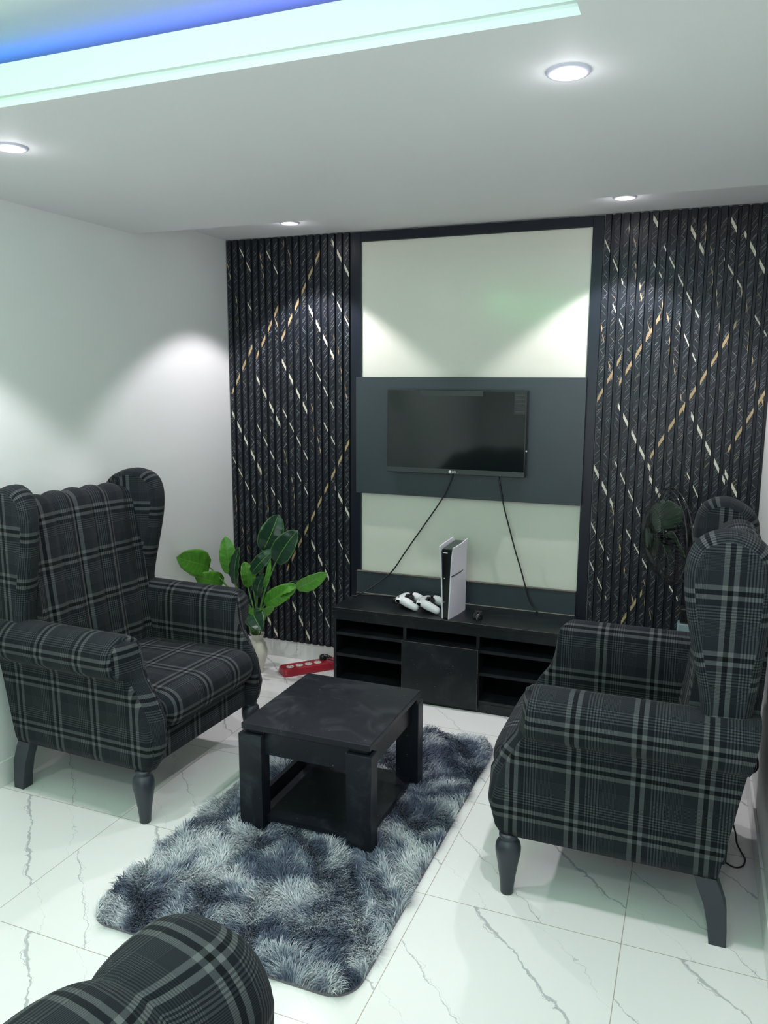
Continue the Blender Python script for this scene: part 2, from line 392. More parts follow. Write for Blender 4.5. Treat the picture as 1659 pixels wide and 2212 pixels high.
def fluted(name, x0, n, z0, z1, W, Md, G, Sx, label, seed, PITCHS=.0417):
    rnd = random.Random(seed)
    YR, YG = -.024, -.012            # ridge face, groove floor
    mb = MB(); prof = []
    for k in range(n):
        a = x0 + k*PITCHS
        prof += [(a, YG), (a+.002, YR), (a+.0275, YR), (a+.0305, YG)]
    prof.append((x0+n*PITCHS, YG)); X1 = prof[-1][0]
    vs = [(px, py, z0) for px, py in prof] + [(px, py, z1) for px, py in prof] + [(px, -.002, z0) for px, py in prof] + [(px, -.002, z1) for px, py in prof]
    N = len(prof); fs = []
    for i in range(N-1):
        fs.append((i, i+1, N+i+1, N+i)); fs.append((i+1, i, 2*N+i, 2*N+i+1)); fs.append((N+i, N+i+1, 3*N+i+1, 3*N+i))
    fs.append((0, N, 3*N, 2*N)); fs.append((N-1, 3*N-1, 4*N-1, 2*N-1))
    mb.add(vs, fs)
    def dash(xa, za, xb, zb, w_, mat, cell=None):
        # parallelogram print on the face of one ridge, clipped to it
        if xa > xb: xa, za, xb, zb = xb, zb, xa, za
        for k in range(n):
            a = x0+k*PITCHS+.0022; b = a+.025
            p, q = max(a, xa), min(b, xb)
            if q-p < .0015: continue
            s_ = (zb-za)/(xb-xa); zp = za+(p-xa)*s_; zq = za+(q-xa)*s_
            if min(zp, zq)-w_ < z0 or max(zp, zq)+w_ > z1: continue
            y = YR-.0004
            mb.add([(p, y, zp-w_/2), (q, y, zq-w_/2), (q, y, zq+w_/2), (p, y, zp+w_/2)], [(0, 1, 2, 3)], mat)
    for L in W: dash(*L, .024, 1)
    for L in Md:
        dash(*L, .012, 1)
    for L in G: dash(*L, .022, 2); dash(L[0]+.004, L[1]+.02, L[2]+.004, L[3]+.02, .004, 4)
    for L in Sx:
        # steep gold flames: a few slivers that follow the line
        nseg = max(1, int(abs(L[3]-L[1])/.045))
        for i in range(nseg):
            t0, t1 = i/nseg, (i+.85)/nseg
            xa, za = L[0]+(L[2]-L[0])*t0, L[1]+(L[3]-L[1])*t0; xb, zb = L[0]+(L[2]-L[0])*t1, L[1]+(L[3]-L[1])*t1
            k = int((((xa+xb)/2)-x0)/PITCHS); a = x0+k*PITCHS+.0024; b = a+.0246
            xa = min(max(xa, a), b-.002); xb = min(max(xb, a), b-.002)
            wd = .0042*rnd.uniform(.6, 1.3); y = YR-.0005
            mb.add([(xa, y, za), (xb, y, zb), (min(b, (xa+xb)/2+wd), y, (za+zb)/2)], [(0, 1, 2)], 2)
            mb.add([(xa, y, za), ((xa+xb)/2-wd*.3, y, (za+zb)/2), (xb, y, zb)], [(0, 1, 2)], 2)
    # fine scratchy veins: short rising strokes on every ridge, with crossing ones in bands
    for k in range(n):
        a = x0+k*PITCHS+.0026
        z = z0+rnd.uniform(0, .03)
        while z < z1-.04:
            L = rnd.uniform(.012, .0235); xs = a+rnd.uniform(0, .0238-L)
            dn = rnd.random() < .22
            rise = L*rnd.uniform(1.0, 1.6)
            gold = rnd.random() < .16
            th = rnd.uniform(.0009, .0021)
            if dn: dash(xs, z+rise, xs+L, z, th, 4 if gold else 3)
            else: dash(xs, z, xs+L, z+rise, th, 4 if gold else 3)
            z += rnd.choice([.006, .010, .014, .022, .030, .038])
    tag(obj(name, mb, [M['fluted'], M['v_white'], M['v_gold'], M['v_thin'], M['v_thing']]), label, 'wall panel', 'fluted marble pattern wall panels')
    return X1
fluted('fluted_wall_panel', .004, 18, .106, ZU-.004, LW, LM, LG, LS, 'black fluted wall panel with gold veins left of the television', 3, .0423)
fluted('fluted_wall_panel', 2.048, 18, .106, ZU-.004, RW, RM, RG, RS, 'black fluted wall panel with gold veins right of the television', 5, .04115)

# frame, white panel, television board
t = thing('panel_frame', 'tall black board frame round the white glossy panel', 'frame', (1.407, 0, 0))
for nm, b in (('upright', (-.640, -.590, -.020, -.001, .106, 2.374)), ('upright', (.586, .638, -.020, -.001, .106, 2.374)),
              ('head_board', (-.590, .586, -.020, -.001, 2.326, 2.374))):
    box(nm, b, M['frame'], t, bevel=.0015)
tag(box('white_wall_panel', (.818, 1.992, -.008, -.001, .106, 2.325), M['whitepanel']), 'glossy white panel inside the black frame behind the television', 'wall panel')
tag(box('television_backing_board', (.802, 2.000, -.050, -.030, 1.014, 1.633), M['board'], bevel=.001), 'wide charcoal board mounted behind the television', 'board')

# television
t = thing('television', 'black flat screen television hanging on the charcoal board', 'television', (1.365, -.1, 1.357))
HWt, HHt = .364, .213
mb = MB().box(-HWt, HWt, 0.0, .035, -HHt, HHt); mb.box(-.2, .2, .035, .049, -.15, .12)
obj('casing', mb, M['blackmetal'], t, bevel=.002)
m = NT('dark_screen'); m.base((.006, .009, .010), .07, 0, .45); M['screen'] = m.mat
box('screen', (-HWt+.006, HWt-.006, -.001, .0005, -HHt+.028, HHt-.006), M['screen'], t)
box('lower_bezel', (-HWt+.001, HWt-.001, -.0035, .002, -HHt+.002, -HHt+.026), plain('satin_bezel', (.035, .045, .048), .3), t, bevel=.001, label='satin grey lower bezel strip')
box('protective_film', (-.186, .144, -.0016, -.0012, HHt-.030, HHt-.004), plain('hazy_film', (.022, .03, .03), .3), t, label='hazy strip of film left on the top of the screen')
mb = MB().box(.302, .358, -.0016, -.0012, HHt-.116, HHt-.008)
for k in range(5): mb.box(.306, .354, -.0019, -.0017, HHt-.105+k*.02, HHt-.101+k*.02, 1)
obj('sticker', mb, [plain('sticker_black', (.006, .007, .009), .25), plain('sticker_print', (.03, .034, .04), .5)], t, label='dark specification sticker in the screen corner')
box('side_button', (HWt, HWt+.006, .004, .012, -.085, -.078), M['white'], t, label='tiny white mark on the right edge')
def text_mesh(s_, size, mat, parent, loc, rot=(PI/2, 0, 0), ext=.0004, name='lettering', spacing=1.0):
    c = bpy.data.curves.new(name, 'FONT'); c.body = s_; c.size = size; c.extrude = ext; c.align_x = 'LEFT'; c.align_y = 'CENTER'; c.space_character = spacing
    o = bpy.data.objects.new(name, c); COL.objects.link(o)
    dg = bpy.context.evaluated_depsgraph_get(); me = bpy.data.meshes.new_from_object(o.evaluated_get(dg))
    bpy.data.objects.remove(o); me.materials.clear(); me.materials.append(mat)
    o = bpy.data.objects.new(name, me); COL.objects.link(o); o.parent = parent; o.location = loc; o.rotation_euler = rot; return o
M['logo'] = plain('logo_silver', (.75, .75, .78), .3)
text_mesh('LG', .017, M['logo'], t, (-.008, -.0042, -HHt+.013))
mb = MB(); mb.tube([(-.018+.0068*math.cos(a*PI/8), -.0042, -HHt+.013+.0068*math.sin(a*PI/8)) for a in range(16)], .0011, 6, closed=True)
mb.lathe([(.0, -.001), (.0055, -.001), (.0055, .001), (0, .001)], (-.018, -.0038, -HHt+.013), 16, M=Matrix.Rotation(PI/2, 3, 'X'))
obj('emblem', mb, M['logo'], t)

# cables from the television
def cable(name, pts, r, label, mat='blackmetal', n=10, cat='cable'):
    return tag(obj(name, MB().tube(catmull(pts, n), r, 8), M[mat]), label, cat)
cable('power_cable', [(1.352,-.058,1.165),(1.347,-.060,1.129),(1.300,-.060,1.02),(1.205,-.058,.875),(1.135,-.050,.775),(1.085,-.052,.70),(1.02,-.060,.60),(.95,-.085,.535),(.885,-.12,.487),(.84,-.13,.4605),(.815,-.14,.4605)], .0038,
      'black cable hanging left from the television to the cabinet end')
cable('power_cable', [(1.587,-.058,1.165),(1.589,-.060,1.136),(1.618,-.060,1.00),(1.642,-.055,.91),(1.682,-.055,.775),(1.72,-.055,.66),(1.765,-.060,.52),(1.795,-.062,.474),(1.81,-.070,.461)], .0038,
      'black cable hanging right from the television to the cabinet top')
cable('thin_cord', [(.815,-.10,.4568),(.90,-.072,.4568),(1.0,-.066,.4568),(1.12,-.062,.4568),(1.25,-.063,.4568),(1.36,-.066,.4568)], .0024,
      'thin black cord lying along the back of the cabinet top')

# ------------------------------------------------------------------ television cabinet
t = thing('television_cabinet', 'low black television cabinet with open shelves and middle door', 'cabinet', (1.4, -.2, 0))
X0, X1 = -.598, .598; YFc, YBk = -.150, .178
C = M['cab']
box('worktop', (X0-.004, X1+.004, YFc-.006, YBk, .436, .453), C, t, bevel=.001)
box('top_fascia', (X0+.016, X1-.016, YFc, YFc+.016, .388, .436), C, t)
for xs in ((X0, X0+.016), (X1-.016, X1)): box('side_panel', (xs[0], xs[1], YFc, YBk, 0.0, .436), C, t, bevel=.0008)
box('back_panel', (X0+.016, X1-.016, YBk-.008, YBk, .045, .436), C, t)
box('bottom_board', (X0+.016, X1-.016, YFc+.004, YBk-.008, .045, .061), C, t)
box('plinth', (X0+.016, X1-.016, YFc+.002, YFc+.018, 0, .045), C, t)
for xs in ((-.210, -.194), (.170, .186)): box('partition', (xs[0], xs[1], YFc+.003, YBk-.008, .061, .388), C, t)
for a, b in ((X0+.016, -.210), (.186, X1-.016)):
    for z in (.305, .190): box('shelf', (a, b, YFc+.003, YBk-.008, z, z+.016), C, t)
box('shelf', (-.194, .170, YFc+.016, YBk-.008, .308, .324), C, t)
box('door', (-.210, .184, YFc-.016, YFc+.001, .018, .324), C, t, bevel=.001)
mb = MB()
mb.box(X0-.004, X1+.004, YFc-.0066, YFc-.006, .4515, .4532); mb.box(-.210, .184, YFc-.0166, YFc-.016, .3228, .3244)
mb.box(-.2104, -.2092, YFc-.0166, YFc-.016, .018, .324); mb.box(.1828, .1842, YFc-.0166, YFc-.016, .018, .324)
obj('edge_band', mb, M['edge'], t, label='worn pale edge banding')
t = thing('cabinet_upstand', 'charcoal upstand board along the wall behind the cabinet top', 'board', (1.397, -.031, .453))
box('board', (-.596, .596, -.010, .010, 0, .122), M['board'], t, bevel=.001)
box('edge_band', (-.596, .596, -.0125, .0095, .1222, .1252), M['edge'], t, label='tan edge band along the top')
box('seam_strip', (-.596, .596, -.0130, -.0102, .0004, .0034), plain('tan_sealant', (.33, .28, .24), .6, var=.3), t, label='tan seam where board meets worktop')

# ------------------------------------------------------------------ game console
t = thing('game_console', 'upright white and black game console on the cabinet', 'game console', (1.413, -.238, .453), math.radians(-4))
M['gloss_black'] = plain('gloss_black', (.006, .007, .009), .1)
M['consolewhite'] = plain('console_white', (.72, .70, .78), .4, var=.01)
def hexa(P, mat=0):
    m = MB(); m.add(P, [(0,3,2,1),(4,5,6,7),(0,1,5,4),(2,3,7,6),(1,2,6,5),(3,0,4,7)], mat); return m
H = .362
obj('core', hexa([(-.012,-.097,0),(.012,-.097,0),(.025,.092,0),(-.025,.092,0),(-.025,-.094,H-.010),(.025,-.094,H-.010),(.027,.090,H+.002),(-.027,.090,H+.002)]), M['gloss_black'], t, bevel=.003)
def shell(sx):
    m = MB(); nu, nv = 14, 18
    for thick, fl in ((0.0, sx < 0), (.006, sx > 0)):
        P = []
        for i in range(nu+1):
            a = i/nu; row = []
            for j in range(nv+1):
                h = j/nv
                y = -.100+.197*a + (1-h)*.004
                fx = .0135+.0145*h**1.2; bx = .027+.003*h; x = fx+(bx-fx)*a+.004*math.sin(PI*a)
                flare = .005*max(0, h-.86)/.14
                x += flare
                z = H*h + .014*h*a**1.2
                row.append((sx*(x+thick), y, z))
            P.append(row)
        m.grid(P, flip=fl)
        if thick == 0.0: inner = P
        else: outer = P
    for k in (0, nu):
        m.grid([[inner[k][j] for j in range(nv+1)], [outer[k][j] for j in range(nv+1)]], flip=(k == 0) == (sx > 0))
    for k in (0, nv):
        m.grid([[inner[i][k] for i in range(nu+1)], [outer[i][k] for i in range(nu+1)]], flip=(k == 0) == (sx < 0))
    return m
obj('side_shell', shell(1), M['consolewhite'], t); obj('side_shell', shell(-1), M['consolewhite'], t)
mb = MB(); P = []
for i in range(10):
    a = i/9*.72; h = .60
    fx = .0135+.0145*h**1.2; bx = .027+.003*h; x = fx+(bx-fx)*a+.004*math.sin(PI*a)+.0075
    P.append([(x, -.100+.197*a, H*h+.014*h*a**1.2-.003), (x, -.100+.197*a, H*h+.014*h*a**1.2+.003)])
mb.grid(P); obj('split_line', mb, M['gloss_black'], t)
for z, r in ((.205, .003), (.085, .0015)):
    mb = MB(); mb.lathe([(0, -.001), (r, -.001), (r, .001), (0, .001)], (-.008, -.098, z), 12, M=Matrix.Rotation(PI/2, 3, 'X'))
    obj('port', mb, M['white'], t)
m_brand = MB().box(-.018, .006, -.0975, -.0965, H-.030, H-.027); obj('front_mark', m_brand, M['white'], t)

# game controllers: one skinned-looking shape built from lofted tubes
def controller(loc, rz, label):
    t = thing('game_controller', label, 'game controller', loc, rz, 'white game controllers')
    mb = MB()
    for s_ in (-1, 1):
        mb = MB()
        path = catmull([(-.012, s_*.048, .040), (.010, s_*.056, .040), (.040, s_*.060, .031), (.070, s_*.062, .021), (.088, s_*.062, .0165)], 5)
        n = len(path); rad = [.0225*interp(i/(n-1), [0, .35, .8, .95, 1], [.82, 1.05, .84, .6, .2]) for i in range(n)]
        mb.tube(path, rad, 14); obj('grip', mb, M['white'], t)
    mb = MB(); P = []      # white shell around the buttons
    for i in range(17):
        y = -.070+.140*i/16; e = math.sqrt(max(.0, 1-(abs(y)/.074)**4)); row = []
        for j in range(15):
            a = 2*PI*j/14; row.append((-.022+.034*e*math.cos(a), y, .041+.021*e*math.sin(a)+.000))
        P.append(row)
    mb.grid(P); obj('shell', mb, M['white'], t)
    mb = MB()              # dark centre with sticks and pads
    P = []
    for i in range(13):
        y = -.040+.080*i/12; e = math.sqrt(max(0, 1-(abs(y)/.043)**4)); row = []
        for j in range(13):
            a = 2*PI*j/12; row.append((.000+.026*e*math.cos(a), y, .044+.0185*e*math.sin(a)))
        P.append(row)
    mb.grid(P)
    for s_ in (-1, 1): mb.lathe([(.006, 0), (.006, .010), (.010, .013), (.0095, .018), (0, .017)], (.008, s_*.022, .054), 16)
    for s_ in (-1, 1): mb.lathe([(.006, 0), (.0055, .004), (0, .005)], (-.030, s_*.050, .056), 12)
    obj('centre_panel', mb, M['blackmetal'], t)
    mb = MB()
    for s_ in (-1, 1): mb.box(-.058, -.040, s_*.052-.014, s_*.052+.014, .024, .050)
    mb.box(-.045, .01, -.05, .05, .018, .03)
    obj('underside', mb, M['blackmetal'], t, bevel=.003)
controller((1.160, -.195, .453), math.radians(-6), 'white game controller on the cabinet, the one farther from the console')
controller((1.278, -.208, .453), math.radians(-6), 'white game controller on the cabinet, the one closer to the console')

# small black gadget
t = thing('gadget', 'small glossy black gadget right of the game console', 'gadget', (1.553, -.262, .453), math.radians(8))
mb = MB(); P = []
for i in range(15):
    a = i/14; yv = -.048+.09*a; e = math.sqrt(max(0, 1-abs(2*a-1)**3)); row = []
    for j in range(13):
        q = PI*j/12; row.append((.024*e*math.cos(q), yv, .004+(.030+.006*math.sin(3*a))*e*math.sin(q)))
    P.append(row)
mb.grid(P, flip=True); mb.box(-.018, .018, -.036, .036, 0, .006); obj('body', mb, M['gloss_black'], t)
mb = MB(); mb.tube([(-.018, -.002, .026), (-.009, -.004, .036), (0, -.005, .0385), (.009, -.004, .036), (.018, -.002, .026)], .0016, 6)
mb.tube([(-.008, .014, .033), (.01, .013, .034)], .0018, 6); obj('trim', mb, M['chrome'], t)
mb = MB()
for x_, y_ in ((-.014, .018), (.013, .022), (-.010, .026)): mb.lathe([(.0, 0), (.003, .0), (.002, .002), (0, .003)], (x_, y_, .030), 8)
obj('coloured_glint', mb, plain('pinkish_glint', (.5, .16, .1), .4), t)  # coloured glints put on the body as small tinted dots

# ------------------------------------------------------------------ power strip with plug and cords
ang = math.atan2(.212, .193)
t = thing('power_strip', 'red power strip with white round sockets on the floor', 'power strip', (.402+.5*.045, -.226-.0, 0), 0)
t.location = (.442, -.268, 0); t.rotation_euler = (0, 0, ang)
mb = MB(); Ls = .40; P = []
sec = [(-.055, 0), (-.055, .010), (-.046, .036), (-.036, .043), (.036, .043), (.046, .036), (.055, .010), (.055, 0)]
for xx, sc_ in ((0, .80), (.006, .93), (.018, 1), (Ls-.018, 1), (Ls-.006, .93), (Ls, .8)):
    P.append([(xx, y*sc_, z*(sc_ if z > .011 else 1)) for y, z in sec])
mb.grid(P, smooth=False, flip=True)
for k, fl in ((0, True), (-1, False)):
    pts = P[k]; mb.add(pts, [tuple(range(len(pts)))] if fl else [tuple(range(len(pts)-1, -1, -1))])
obj('casing', mb, M['red'], t, bevel=.002)
M['soc'] = plain('socket_white', (.68, .66, .6), .4, var=.03)
for k in range(6):
    if k == 4: continue
    mb = MB(); c = (.046+k*.055, -.016, .0431)
    mb.lathe([(.021, 0), (.021, .002), (.018, .0032), (.0, .0025)], c, 24)
    for dx, dy in ((0, .009), (-.007, -.005), (.007, -.005)): mb.box(c[0]+dx-.002, c[0]+dx+.002, c[1]+dy-.003, c[1]+dy+.003, .0453, .0464, 1)
    obj('socket', mb, [M['soc'] if k < 4 else M['red'], M['blackmetal']], t)
for k in range(5):
    mb = MB(); mb.lathe([(.003, 0), (.003, .001), (0, .0012)], (.060+k*.055, .022, .0431), 10); obj('indicator', mb, M['blackmetal'], t)
strip_ = t
tp = thing('power_plug', 'black plug pushed into the red power strip', 'plug', (.603, -.070, .047), ang-.5)
mb = MB(); mb.lathe([(.019, -.001), (.021, .008), (.019, .020), (.012, .026), (0, .027)], (0, 0, 0), 20)
mb.tube(catmull([(0, 0, .016), (.018, -.003, .018), (.036, -.006, .016), (.050, -.010, .012)], 5), [.013]*4+[.011]*4+[.0085]*4+[.006]*4, 10)
obj('body', mb, M['blackmetal'], tp)
def child_cord(pts, parent):
    bpy.context.view_layer.update(); inv = parent.matrix_world.inverted()
    return obj('cord', MB().tube([inv @ p for p in catmull(pts, 10)], .0035, 8), M['blackmetal'], parent)
child_cord([(.652,-.094,.060),(.69,-.115,.064),(.73,-.075,.05),(.76,-.035,.042),(.785,-.030,.03)], tp)
child_cord([(.745,-.040,.22),(.742,-.040,.12),(.728,-.045,.10),(.718,-.060,.085),(.728,-.085,.067),(.752,-.110,.056),(.785,-.118,.05)], strip_)

# ------------------------------------------------------------------ plant in vase
t = thing('artificial_plant', 'broad leaved green plant in a cream vase behind the left armchair', 'potted plant', (.296, -.27, 0))
mb = MB(); mb.lathe([(.0, 0), (.032, 0), (.034, .01), (.030, .022), (.040, .05), (.054, .09), (.056, .125), (.046, .165), (.032, .185), (.030, .195), (.036, .214), (.041, .222), (.037, .222), (.028, .2), (.028, .15), (0, .14)], n=40)
obj('vase', mb, M['vase'], t)
def leafmat(name, a, b, rough):
    m = NT(name); u, v, _ = m.sep(m.coord('UV'))
    d = m.math('ABSOLUTE', m.math('SUBTRACT', v, .5))
    rib = m.math('LESS_THAN', d, .018)
    lat = m.math('FRACT', m.math('ADD', m.math('MULTIPLY', u, 9.0), m.math('MULTIPLY', d, -3.0)))
    l2 = m.math('MULTIPLY', m.math('LESS_THAN', lat, .09), .3)
    edge = m.math('GREATER_THAN', d, .465)
    n_ = m.noise(m.coord('UV'), 5, 3)
    col = m.mix(n_, a, b); col = m.mix(l2, col, tuple(min(1, c*1.8+.02) for c in b))
    col = m.mix(m.math('MAXIMUM', m.math('MULTIPLY', rib, .8), m.math('MULTIPLY', edge, .5)), col, (.16, .36, .05))
    m.bump(m.math('MULTIPLY', lat, 1.0), .4, .002)
    return m.base(col, rough, 0, .5)
M['leaf_d'] = leafmat('leaf_dark', (.010, .035, .022), (.018, .065, .032), .3)
M['leaf_b'] = leafmat('leaf_bright', (.05, .19, .018), (.10, .32, .03), .4)
M['stem'] = plain('green_stem', (.10, .25, .06), .4)
CV = Vector(CAM_LOC)
def leaf(base, tip, w_, kind, fold=.25, tilt=0.0, droop=.04, mouth=(.296, -.27, .20), stem=True):
    b, e = Vector(base), Vector(tip); ax = (e-b); L = ax.length; ax.normalize()
    nrm = (CV-b); nrm -= nrm.dot(ax)*ax; nrm.normalize()
    side = ax.cross(nrm); rotm = Matrix.Rotation(tilt, 3, ax); side = rotm @ side; nrm = rotm @ nrm
    nu, nv = 16, 9; P = []; U = []
    for i in range(nu):
        a = i/(nu-1); wd = w_*.5*(math.sin(PI*min(1, a**.86))**.52 if 0 < a < 1 else .02)
        row = []; ur = []
        for j in range(nv):
            q = (j/(nv-1)-.5)*2
            p = b+ax*L*a + side*wd*q + nrm*(fold*wd*abs(q) - droop*math.sin(PI*a)*-.5 + .004*math.sin(9*PI*a)*abs(q))
            row.append(p-t.location); ur.append((a, j/(nv-1)))
        P.append(row); U.append(ur)
    mb = MB(); mb.grid(P, uv=U)
    o = obj('leaf', mb, M['leaf_d' if kind == 'd' else 'leaf_b'], t)
    md = o.modifiers.new('thickness', 'SOLIDIFY'); md.thickness = .0012
    if stem:
        mo = Vector(mouth)+Vector((random.uniform(-.016, .016), random.uniform(-.016, .016), -.03))
        mid = mo.lerp(b, .45)+Vector((0, 0, .03)); mid.x = mo.x+(b.x-mo.x)*.3; mid.y = mo.y+(b.y-mo.y)*.3
        obj('stem', MB().tube([p-t.location for p in catmull([mo, mid, b, b+ax*L*.35], 8)], .0036, 6), M['stem'], t)
leaf((.331,-.25,.691), (.404,-.20,.890), .135, 'd', tilt=.2)
leaf((.438,-.30,.645), (.573,-.30,.832), .125, 'd', tilt=-.3)
leaf((.545,-.27,.506), (.729,-.27,.610), .085, 'b', tilt=.3)
leaf((.346,-.27,.390), (.542,-.25,.518), .100, 'b', tilt=-.2)
leaf((.354,-.25,.458), (.542,-.23,.540), .055, 'd', tilt=.5)
leaf((.075,-.388,.605), (.062,-.663,.715), .150, 'b', tilt=.1, fold=.15)
leaf((.105,-.307,.502), (.070,-.520,.580), .110, 'b', tilt=-.1, fold=.15)
leaf((.165,-.33,.560), (.150,-.34,.775), .095, 'b', tilt=.1)
leaf((.233,-.38,.517), (.289,-.42,.742), .070, 'd', tilt=-.7)
leaf((.225,-.24,.468), (.190,-.22,.610), .090, 'b', tilt=.4)
leaf((.280,-.29,.565), (.402,-.24,.704), .080, 'd', tilt=-.4)
leaf((.292,-.30,.341), (.460,-.36,.420), .060, 'b', tilt=.6)
leaf((.303,-.33,.368), (.410,-.41,.292), .110, 'd', tilt=.2)
leaf((.348,-.27,.480), (.387,-.27,.659), .030, 'b', tilt=.2)
leaf((.300,-.27,.430), (.346,-.27,.570), .070, 'd', tilt=-.5)
leaf((.270,-.31,.330), (.330,-.36,.395), .080, 'b', tilt=-.4)
leaf((.535,-.27,.500), (.440,-.26,.445), .060, 'b', tilt=.9, stem=False)

# ------------------------------------------------------------------ wing armchairs
def arm_mesh(sy, fr=1.0):
    Z = [.205,.23,.30,.40,.48,.530,.548,.560,.583,.620,.658,.682,.698,.707]
    YO = [.366,.374,.377,.378,.379,.381,.387,.420,.444,.453,.445,.426,.402,.378]
    YI = [.296,.290,.288,.286,.285,.284,.284,.284,.284,.285,.289,.299,.317,.345]
    FI = [.728,.745,.772,.768,.732,.696,.688,.683,.676,.671,.667,.662,.654,.646]
    FO = [.726,.740,.755,.735,.695,.664,.655,.650,.645,.642,.640,.638,.636,.636]
    BX = [.085,.082,.072,.055,.042,.034,.031,.029,.025,.020,.014,.010,.008,.007]
    mb = MB(); r = .022
    out = list(range(len(Z)))
    loop = [(YI[k], Z[k], FI[k], BX[k]) for k in out] + [(YO[k], Z[k], FO[k], BX[k]) for k in reversed(out)]
    arc = [0]
    for a, b in zip(loop, loop[1:]+loop[:1]): arc.append(arc[-1]+math.hypot(a[0]-b[0], a[1]-b[1]))
    nst = 8
    P = []; U = []
    for i, (y, z, fx, bx) in enumerate(loop+loop[:1]):
        cy = (YI[min(i, 2*len(Z)-1-i) % len(Z)]+YO[min(i, 2*len(Z)-1-i) % len(Z)])/2
        row = []; ur = []
        for k in range(nst): 
            x = bx+(fx-r-bx)*k/(nst-1); row.append((x, sy*y, z)); ur.append((x, arc[i]))
        for q in (25, 50, 70, 90):
            c, s_ = math.cos(math.radians(q)), math.sin(math.radians(q))
            yy = y+(cy-y)*min(.9, r*(1-c)/max(.02, abs(y-cy))); zz = z
            if z > .695: zz = z-r*(1-c)*.7
            x = fx-r+r*s_; row.append((x, sy*yy, zz)); ur.append((x, arc[i]))
        P.append(row); U.append(ur)
    mb.grid(P, uv=U, flip=(sy > 0))
    # front facing panel
    n = len(Z); A = []; UA = []
    for k in range(n):
        a = P[k][-1]; b = P[2*n-1-k][-1]; row = []; ur = []
        for q in range(5):
            t_ = q/4; p = [a[i]+(b[i]-a[i])*t_ for i in range(3)]; p[0] += .006*math.sin(PI*t_); row.append(tuple(p)); ur.append((p[1], p[2]+.03))
        A.append(row); UA.append(ur)
    mb.grid(A, uv=UA, flip=(sy < 0))
    B = [[P[k][0], P[2*n-1-k][0]] for k in range(n)]; mb.grid(B, uv=[[(p[1], p[2]) for p in r_] for r_ in B], flip=(sy > 0))
    return mb
def cushion_mesh():
    mb = MB(); nx, ny = 30, 24; P = []; U = []
    # closed profile in (x,z), front edge bulges over the rail; thinner towards the sides
    prof = [(.12, .335), (.40, .325), (.66, .328), (.740, .334), (.766, .350), (.780, .380), (.783, .412), (.775, .444), (.750, .468), (.70, .480), (.55, .480), (.40, .478), (.25, .470), (.12, .460)]
    prof = [tuple(p)[:2] for p in catmull([(a, b, 0) for a, b in prof], 3)]
    arc = [0]
    for a, b in zip(prof, prof[1:]): arc.append(arc[-1]+math.hypot(a[0]-b[0], a[1]-b[1]))
    for j in range(ny+1):
        q = -1+2*j/ny; y = .286*q; e = (1-abs(q)**7)**.5 if abs(q) < 1 else 0
        P.append([(x if x < .7 else .7+(x-.7)*(.55+.45*e), y, .402+(z-.402)*(.62+.38*e)) for x, z in prof]); U.append([(y, a) for a in arc])
    mb.grid(P, uv=U)
    for k, fl in ((0, False), (-1, True)):
        n = len(prof); h = n//2
        R = [[P[k][i], P[k][n-1-i]] for i in range(h)]; mb.grid(R, uv=[[(p[0], p[2]) for p in r_] for r_ in R], flip=fl)
    return mb
def back_mesh():
    mb = MB(); ny = 60; W = .302
    front = [(.235, .40), (.222, .50), (.205, .62), (.188, .75), (.172, .88), (.158, 1.0), (.147, 1.08), (.136, 1.125), (.118, 1.153), (.088, 1.168), (.055, 1.168), (.025, 1.150), (.008, 1.12)]
    rear = [(.000, 1.06), (.000, .9), (.006, .70), (.030, .5), (.050, .35)]
    fr = [tuple(p)[:2] for p in catmull([(a, b, 0) for a, b in front+rear], 3)]
    n = len(fr); nf = len(front)*3
    arc = [0]
    for a, b in zip(fr, fr[1:]): arc.append(arc[-1]+math.hypot(a[0]-b[0], a[1]-b[1]))
    P = []; U = []
    for j in range(ny+1):
        q = -1+2*j/ny; y = W*q; ph = (y+.255)/.51*5; s_ = abs(math.sin(PI*ph))**.55; row = []
        for i, (x, z) in enumerate(fr):
            a = fr[max(0, i-1)]; b = fr[min(n-1, i+1)]; tx, tz = b[0]-a[0], b[1]-a[1]; L = math.hypot(tx, tz) or 1
            nx_, nz_ = tz/L, -tx/L       # outward for front
            k = 1.0 if i < nf-3 else max(0, 1-(i-nf+3)/3)
            d = -.020*(1-s_)*k
            row.append((x+nx_*d, y, z+nz_*d-.010*q*q*(z > 1.0)))
        P.append(row); U.append([(y, a) for a in arc])
    mb.grid(P, uv=U, flip=True)
    for k, fl in ((0, True), (-1, False)):
        h = n//2
        R = [[P[k][i], P[k][n-1-i]] for i in range(h)]; mb.grid(R, uv=[[(p[0], p[2]) for p in r_] for r_ in R], flip=fl)
    return mb
